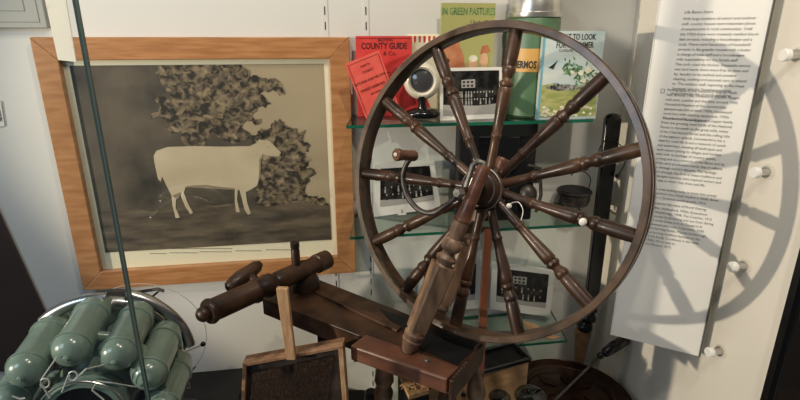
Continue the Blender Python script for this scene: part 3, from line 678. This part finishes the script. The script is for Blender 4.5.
# printed card with red fringe pattern behind
e,P,x,y,w_b,h_b=book('patterned_card',408,447,34,.020,z1s,.002,'cream','cream card with a red patterned top edge, behind the round dial','card')
art(P,[[(.03+.12*k,.975),(.10+.12*k,.975),(.085+.12*k,.90),(.045+.12*k,.90)] for k in range(8)],'red_pattern','red_paper',e)
# household group photo
def photo(name,pix,off,label,nfig=14,seed=1,thick=.002,grp=None,bord=.06,mat='photo_grey'):
    c=[onW(u,v,off) for u,v in pix]; e=empty(name,(c[2]+c[3])/2,label,'photograph',grp)
    m=MB(); m.prism(c,-WN*thick); m.build('white_border','card_white',e)
    def P(s,t,d=.0006): return (c[3]*(1-s)+c[2]*s)*(1-t)+(c[0]*(1-s)+c[1]*s)*t+WN*d
    b=bord; m=MB(); m.prism([P(b,1-b*1.2),P(1-b,1-b*1.2),P(1-b,b*2.0),P(b,b*2.0)],-WN*.0004); m.build('image_area',mat,e)
    rr=random.Random(seed); G=MB()
    class _P:
        def __init__(s,i): s.i=i
        def prism(s,p,e): G.prism(p,e,s.i)
    L=_P(0); D=_P(1)
    if mat!='x': L.prism([P(b,b*2.0,.0007),P(1-b,b*2.0,.0007),P(1-b,.30,.0007),P(.6,.27,.0007),P(b,.31,.0007)],WN*.00005)
    for row,(yb,sc_) in enumerate(((.34,1.0),(.48,.9))):
        for k in range(nfig):
            s=.14+.72*(k+.5+rr.uniform(-.2,.2))/nfig; ww=.013
            (L if rr.random()<.5 else D).prism([P(s-ww,yb-.045,.0009),P(s+ww,yb-.045,.0009),P(s+ww*.8,yb+.03,.0009),P(s-ww*.8,yb+.03,.0009)],WN*.0001)
            L.prism([P(s+.011*math.cos(q),yb+.055+.02*math.sin(q),.0010) for q in np.arange(0,6.2,1)],WN*.0001)
    L.prism([P(.34,.62,.0009),P(.56,.62,.0009),P(.56,.78,.0009),P(.34,.77,.0009)],WN*.00005)
    for i in range(3):
        for j in range(2): D.prism([P(.36+.065*i,.64+.07*j,.0011),P(.40+.065*i,.64+.07*j,.0011),P(.40+.065*i,.68+.07*j,.0011),P(.36+.065*i,.68+.07*j,.0011)],WN*.0001)
    G.build('printed_figures',['photo_light','ink'],e)
    return e
photo('group_photograph',((440,68),(502,67),(502,118),(440,121)),.105,'black and white household group photograph on the top shelf, before the lime book',15,3,.002,None,.05,'photo_dark')
# round dial
dc=onY(422,81,1.052); dn=(EYE-dc); dn.z*=.3; dn.normalize()
e=empty('dial_instrument',Vector((dc.x,dc.y,E+z1s)),'round cream-ringed instrument with dark glass face on a black base','instrument')
m=MB(); m.ring(dc,dn,[(.023,-.008),(.036,-.010),(.0375,-.002),(.034,.006),(.028,.009),(.0235,.004)],48); m.build('cream_ring','cream_enamel',e)
m=MB(); m.lathe(dc-dn*.010,dc+dn*.006,[(0,.036),(.4,.024),(.6,.024),(.85,.015),(1,.004)],36); m.build('dark_face','lens_dark',e)
bc=Vector((dc.x+.002,dc.y,E+z1s)); m=MB(); m.ball(bc+UP*.013,.037,0,24,12,(1,.7,.34)); m.build('base','black_gloss',e)
m=MB(); m.lathe(bc+UP*.015,dc-UP*.03,[(0,.012),(.5,.008),(1,.010)],16); m.build('neck','black_gloss',e)
# green flask
fc=onY(529,90,1.128); fb=Vector((fc.x,fc.y,E+z1s)); rad=.054
zt=onY(527,17,1.09).z; 
e=empty('vacuum_flask',fb,'large green vacuum flask with silver lid and mustard THERMOS label','flask')
m=MB(); m.lathe(fb,Vector((fb.x,fb.y,zt)),[(0,.050),(.02,rad),(.97,rad),(1,rad*.97)],48); m.build('body','flask_green',e)
m=MB(); m.lathe(Vector((fb.x,fb.y,zt)),Vector((fb.x,fb.y,zt+.075)),[(0,rad*1.03),(.03,rad*1.04),(.12,rad*1.04),(.14,rad*.97),(.9,rad*.95),(1,rad*.85)],48); m.build('lid','aluminium',e)
lz0,lz1=onY(527,73,1.05).z,onY(527,49,1.05).z
tow=(EYE-fc); ang0=math.atan2(tow.y,tow.x)
def cyl(s,z,d=.0006): a=ang0+s/rad; return Vector((fb.x+(rad+d)*math.cos(a),fb.y+(rad+d)*math.sin(a),z))
m=MB(); K=16; hw=.046
for k in range(K):
    s0_,s1_=-hw-.012+2*hw*k/K,-hw-.012+2*hw*(k+1)/K
    m.prism([cyl(s0_,lz0,.0001),cyl(s1_,lz0,.0001),cyl(s1_,lz1,.0001),cyl(s0_,lz1,.0001)],(cyl((s0_+s1_)/2,0,1)-cyl((s0_+s1_)/2,0,0)).normalized()*.0006)
m.build('label_plate','mustard',e)
lt=text('label_lettering','THERMOS',Vector((0,0,0)),Vector((1,0,0)),Vector((0,1,0)),.0200,'ink',e,'CENTER',depth=.0004,xs=.62,bold=.0007)
for v in lt.data.vertices:
    q=v.co+worigin(e); cpt=cyl(q.x-.017,lz0+.008+q.y,.0012+q.z); v.co=cpt-worigin(e)

# ================================================================ MIDDLE SHELF ITEMS
z2s=SZ[1]+.0005
photo('framed_photograph',((375,163),(434,160),(441,208),(374,217)),.070,'dark photograph with wide white border behind the crank, on the middle shelf',8,5,.003,None,.09,'photo_dark')
lc=onpl(402,211,V(0,1.03,0),Vector((0,1,0))); e=empty('number_card',Vector((lc.x,lc.y,lc.z-.012)),'tiny white number card standing below the bordered photograph','number card')
m=MB(); m.obox(lc,WR*.009,WN*.0006,UP*.009); m.build('card','card_white',e); text('number','5',lc-UP*.004+WN*.0008,WR,UP,.011,'ink',e,'CENTER')
# tall black box behind the hub
e=empty('japanned_box',onY(495,222,1.12),'tall black japanned box standing behind the wheel hub','box')
a=onY(454,225,1.11);b=onY(528,225,1.11);t_=onY(490,121,1.11)
m=MB(); m.obox(Vector(((a.x+b.x)/2,1.115,(E+z2s+t_.z)/2)),Vector(((b.x-a.x)/2,.01,0)),Vector((0,.035,0)),UP*((t_.z-E-z2s)/2)); m.build('box_body','black_matt',e,.004)
c=Vector(((a.x+b.x)/2,1.078,E+z2s+.09)); 
m=MB(); m.obox(c+UP*.06,Vector((.045,0,0)),Vector((0,.003,0)),UP*.045); m.obox(c-UP*.04,Vector((.050,0,0)),Vector((0,.004,0)),UP*.035); m.build('door_panel','black_gloss',e,.002)
m=MB(); g=onY(536,176,1.07); m.ball(g,.016,0); g=onY(528,195,1.07); m.ball(g,.020,0,sc=(1,.8,1.2)); g=onY(512,166,1.07); m.ball(g,.010,0); m.tube([onY(u,v,1.06) for u,v in((528,165),(540,168),(541,195),(536,212))],.004,8); m.build('side_mechanism','iron',e)
# little cauldron
e=empty('cauldron',onW(573,205,.035),'small black three-legged cauldron with a wire handle','pot')
cc=onW(573,202,.05); cc.z=E+z2s; rb_=.034
m=MB(); m.lathe(cc+UP*.012,cc+UP*.050,[(0,.024),(.08,.034),(.4,.038),(.8,.038),(.86,.041),(.95,.041),(1,.038)],32); m.build('bowl','iron',e)
m=MB(); m.lathe(cc+UP*.0495,cc+UP*.0515,[(0,.037),(1,.037)],32); m.build('inside','black_matt',e)
for k in range(3):
    a=R(-90+120*k+20); p=cc+Vector((math.cos(a)*.020,math.sin(a)*.020,.016)); m=MB(); m.lathe(p,Vector((p.x+math.cos(a)*.004,p.y+math.sin(a)*.004,E+z2s)),[(0,.004),(1,.003)],10); m.build('foot','iron',e)
m=MB(); m.tube(smooth([cc+UP*.047+WR*.036,cc+UP*.075+WR*.038,cc+UP*.092+WR*.022,cc+UP*.096,cc+UP*.085-WR*.012],5),.0014,6); m.build('bail_handle','iron',e)
# ================================================================ BOTTOM SHELF ITEMS
z3s=SZ[2]+.0005
photo('framed_photograph',((492,262),(555,270),(550,317),(490,309)),.020,'dark house-group photograph on the lowest shelf, seen between the lower spokes',7,8,.003,None,.09,'photo_dark')
photo('framed_photograph',((418,262),(482,258),(480,308),(418,314)),.020,'photograph on the lowest shelf mostly hidden behind the wheel posts',7,9,.003,None,.09,'photo_dark')
m=MB(); fp_=[onZ(u,v,z3s) for u,v in((523,321),(535,325),(548,332),(560,338),(550,340),(536,336),(526,329))]; m.prism(fp_,UP*.003)
tag(m.build('dried_leaf','pale_wood',None,.001),'tan dried leaf lying on the lowest glass shelf','leaf')

# ================================================================ CHEST
ca=V(.024,.791,-.622); cb_=V(.264,.888,-.622); cdir=(cb_-ca).normalized(); cn=Vector((-cdir.y,cdir.x,0)); L_=(cb_-ca).length; dp=.06
ch=empty('wooden_chest',Vector(((ca.x+cb_.x)/2,(ca.y+cb_.y)/2,0)),'light wooden chest with a black sunken top, under the wheel','chest')
m=MB(); A=Vector((ca.x,ca.y,0)); m.prism([A,A+cdir*L_,A+cdir*L_+cn*dp,A+cn*dp],UP*(E-.634)); m.build('chest_body','chest_wood',ch,.002)
T=Vector((ca.x,ca.y,E-.633))
m=MB()
for p_,q_ in(((0,0),(L_,0)),((L_,0),(L_,dp)),((L_,dp),(0,dp)),((0,dp),(0,0))):
    a_=T+cdir*p_[0]+cn*p_[1]; b_=T+cdir*q_[0]+cn*q_[1]; m.tube([a_+UP*.004,b_+UP*.004],.0052,8)
m.build('black_rim','black_gloss',ch)
m=MB(); m.prism([T+cdir*.005+cn*.005,T+cdir*(L_-.005)+cn*.005,T+cdir*(L_-.005)+cn*(dp-.005),T+cdir*.005+cn*(dp-.005)],UP*.0015); m.build('sunken_top','black_matt',ch)
m=MB(); k_=T+cdir*(L_*.42)-cn*.001-UP*.035; m.lathe(k_,k_-cn*.004,[(0,.006),(1,.004)],12); m.build('keyhole_plate','black_matt',ch)
# box of straw, left of chest
e=empty('straw_box',V(.02,.74,-E),'small dark box topped with pale straw, behind the bench legs','box')
m=MB(); sp=[onZ(u,v,-.585) for u,v in((398,372),(428,378),(429,391),(409,397))]
m.prism([Vector((p.x,p.y,0)) for p in sp],UP*(E-.591)); m.build('box_body','black_matt',e)
m=MB(); m.prism([Vector((p.x,p.y,E-.591)) for p in sp],UP*.008); 
rs=random.Random(4); c4=sum(sp,Vector())/4
for k in range(60):
    q=c4+Vector((rs.uniform(-.022,.022),rs.uniform(-.015,.015),0)); q.z=E-.581; d=Vector((rs.uniform(-1,1),rs.uniform(-1,1),rs.uniform(0,.2))).normalized()*.009
    m.tube([q-d,q+d],.0006,4)
s_=m.build('straw','straw',e); s_['kind']='stuff'

# ================================================================ WARMING PAN
pc=V(.400,1.005,-.815)
e=empty('warming_pan',V(.400,1.005,-E),'dark copper warming pan with a black-gripped iron handle, on the floor','warming pan')
m=MB(); m.lathe(V(pc.x,pc.y,-E+.001),V(pc.x,pc.y,-.815),[(0,.080),(.1,.100),(.6,.134),(.85,.146),(.9,.150),(1,.148),(1.001,.138),(.97,.130),(.99,.118),(1.02,.105),(1.05,.075),(1.08,.068),(1.09,.03),(1.10,.003)],64); m.build('pan','copper',e)
m=MB()
for k in range(7):
    a=R(30+k*51); c=V(pc.x+math.cos(a)*.06,pc.y+math.sin(a)*.06,-.806); t1=Vector((-math.sin(a),math.cos(a),0)); r1=Vector((math.cos(a),math.sin(a),0))
    m.prism([c+r1*.030,c+t1*.012,c-r1*.028,c-t1*.012],UP*.0025)
m.ring(V(pc.x,pc.y,-.807),UP,[(.100,0),(.103,.002),(.106,0)],48); m.ring(V(pc.x,pc.y,-.8145),UP,[(.141,-.003),(.145,.002),(.149,-.001)],64)
lab(m.build('embossed_flower','copper',e),'embossed petal pattern')
g0=onZ(545,410,-.790); g1=onY(600,356,1.03); g2=onY(629,337,1.06)
m=MB(); m.tube([g0,g1],.0032,8); m.build('handle_rod','iron',e)
m=MB(); m.lathe(g1-(g2-g1)*.05,g2,[(0,.006),(.08,.0085),(.14,.006),(.2,.011),(.5,.0135),(.9,.0125),(1,.008)],18); m.build('grip','black_gloss',e)
m=MB(); y0=V(.424,.80,-.700); m.obox(y0,Vector((.005,0,0)),Vector((0,.004,0)),UP*.020); 
e=empty('hand_brush',V(.42,.80,-E),'black brush with pale bristles and a yellow band, at the bottom edge','brush')
m.build('yellow_band','yellow',e)
m=MB(); m.obox(V(.437,.80,-.81),Vector((.012,0,0)),Vector((0,.012,0)),UP*.098); m.build('stock','black_matt',e,.003)
m=MB()
for k in range(9):
    c=V(.355+.0075*k,.79,-.715); m.prism([c+Vector((-.0028,0,0)),c+Vector((.0028,0,0)),c+Vector((.0018,0,.022)),c+Vector((-.0010,0,.024))],Vector((0,.004,0)))
m.prism([V(.350,.788,-.909),V(.422,.788,-.909),V(.422,.788,-.715),V(.350,.788,-.715)],Vector((0,.008,0)))
b_=m.build('bristles','pale_wood',e); b_['kind']='stuff'
# glass jars at the bottom edge
for (u,v,r_,lb) in((500,392,.022,'left glass stopper jar at the bottom edge, under the chest'),(531,391,.032,'larger glass jar at the bottom edge, before the warming pan')):
    p=onY(u,v,.80); c=Vector((p.x,p.y,0)); e=empty('glass_jar',c,lb,'jar')
    H_=p.z; m=MB(); m.lathe(c,Vector((c.x,c.y,H_-.02)),[(0,r_*.9),(.05,r_),(.9,r_),(1,r_*.7)],28); m.build('jar_body','jar_glass',e)
    m=MB(); m.ball(Vector((c.x,c.y,H_-.012)),r_*.95,0,24,12,(1,1,.45)); m.ring(Vector((c.x,c.y,H_-.006)),UP,[(r_*.45,0),(r_*.5,.003),(r_*.55,0)],24); m.build('stopper','jar_glass',e)
# bobbin at the bottom, left
p=onY(371,391,1.02); c=Vector((p.x,p.y,0)); m=MB(); m.lathe(c,Vector((c.x,c.y,p.z)),[(0,.022),(.1,.022),(.15,.010),(.75,.010),(.8,.016),(.93,.019),(1,.012)],24); tag(m.build('bobbin','dark_wood'),'dark turned bobbin standing by the wall, under the bench','bobbin')
# ================================================================ TALL BLACK HANDLED TOOL
e=empty('long_handled_tool',V(.482,1.15,-E),'tall black cased rod with turned wooden foot, right of the glass shelves','rod')
def TP(u,v,y=1.15): return onY(u,v,y)
ta,tb=TP(613,118),TP(590,312)
m=MB(); dz=tb-ta; m.prism([ta+Vector((-.018,-.008,0)),ta+Vector((.018,-.008,0)),tb+Vector((.016,-.008,0)),tb+Vector((-.016,-.008,0))],Vector((0,.018,0))); m.ball(ta+UP*.0+Vector((0,.001,0)),.018,0,20,10,(1,.5,.6)); m.build('case','black_gloss',e,.004)
tc_=TP(583,330); m=MB(); m.lathe(tb,tc_,[(0,.012),(.2,.020),(.35,.021),(.5,.013),(.6,.018),(.8,.021),(1,.015)],24); m.build('turned_collar','black_gloss',e)
td=Vector((tc_.x,tc_.y,0)); m=MB(); m.lathe(tc_,td,[(0,.020),(.06,.021),(.1,.019),(.5,.013),(1,.012)],24); m.build('wooden_foot','worn_wood',e)
m=MB(); m.tube(smooth([TP(u,v,1.13) for u,v in((600,165),(599,150),(606,140),(616,142),(624,150),(625,163),(620,172),(617,176))],4),.0013,6); m.ball(TP(617,176,1.13),.005,0); m.build('cord_loop','black_matt',e)
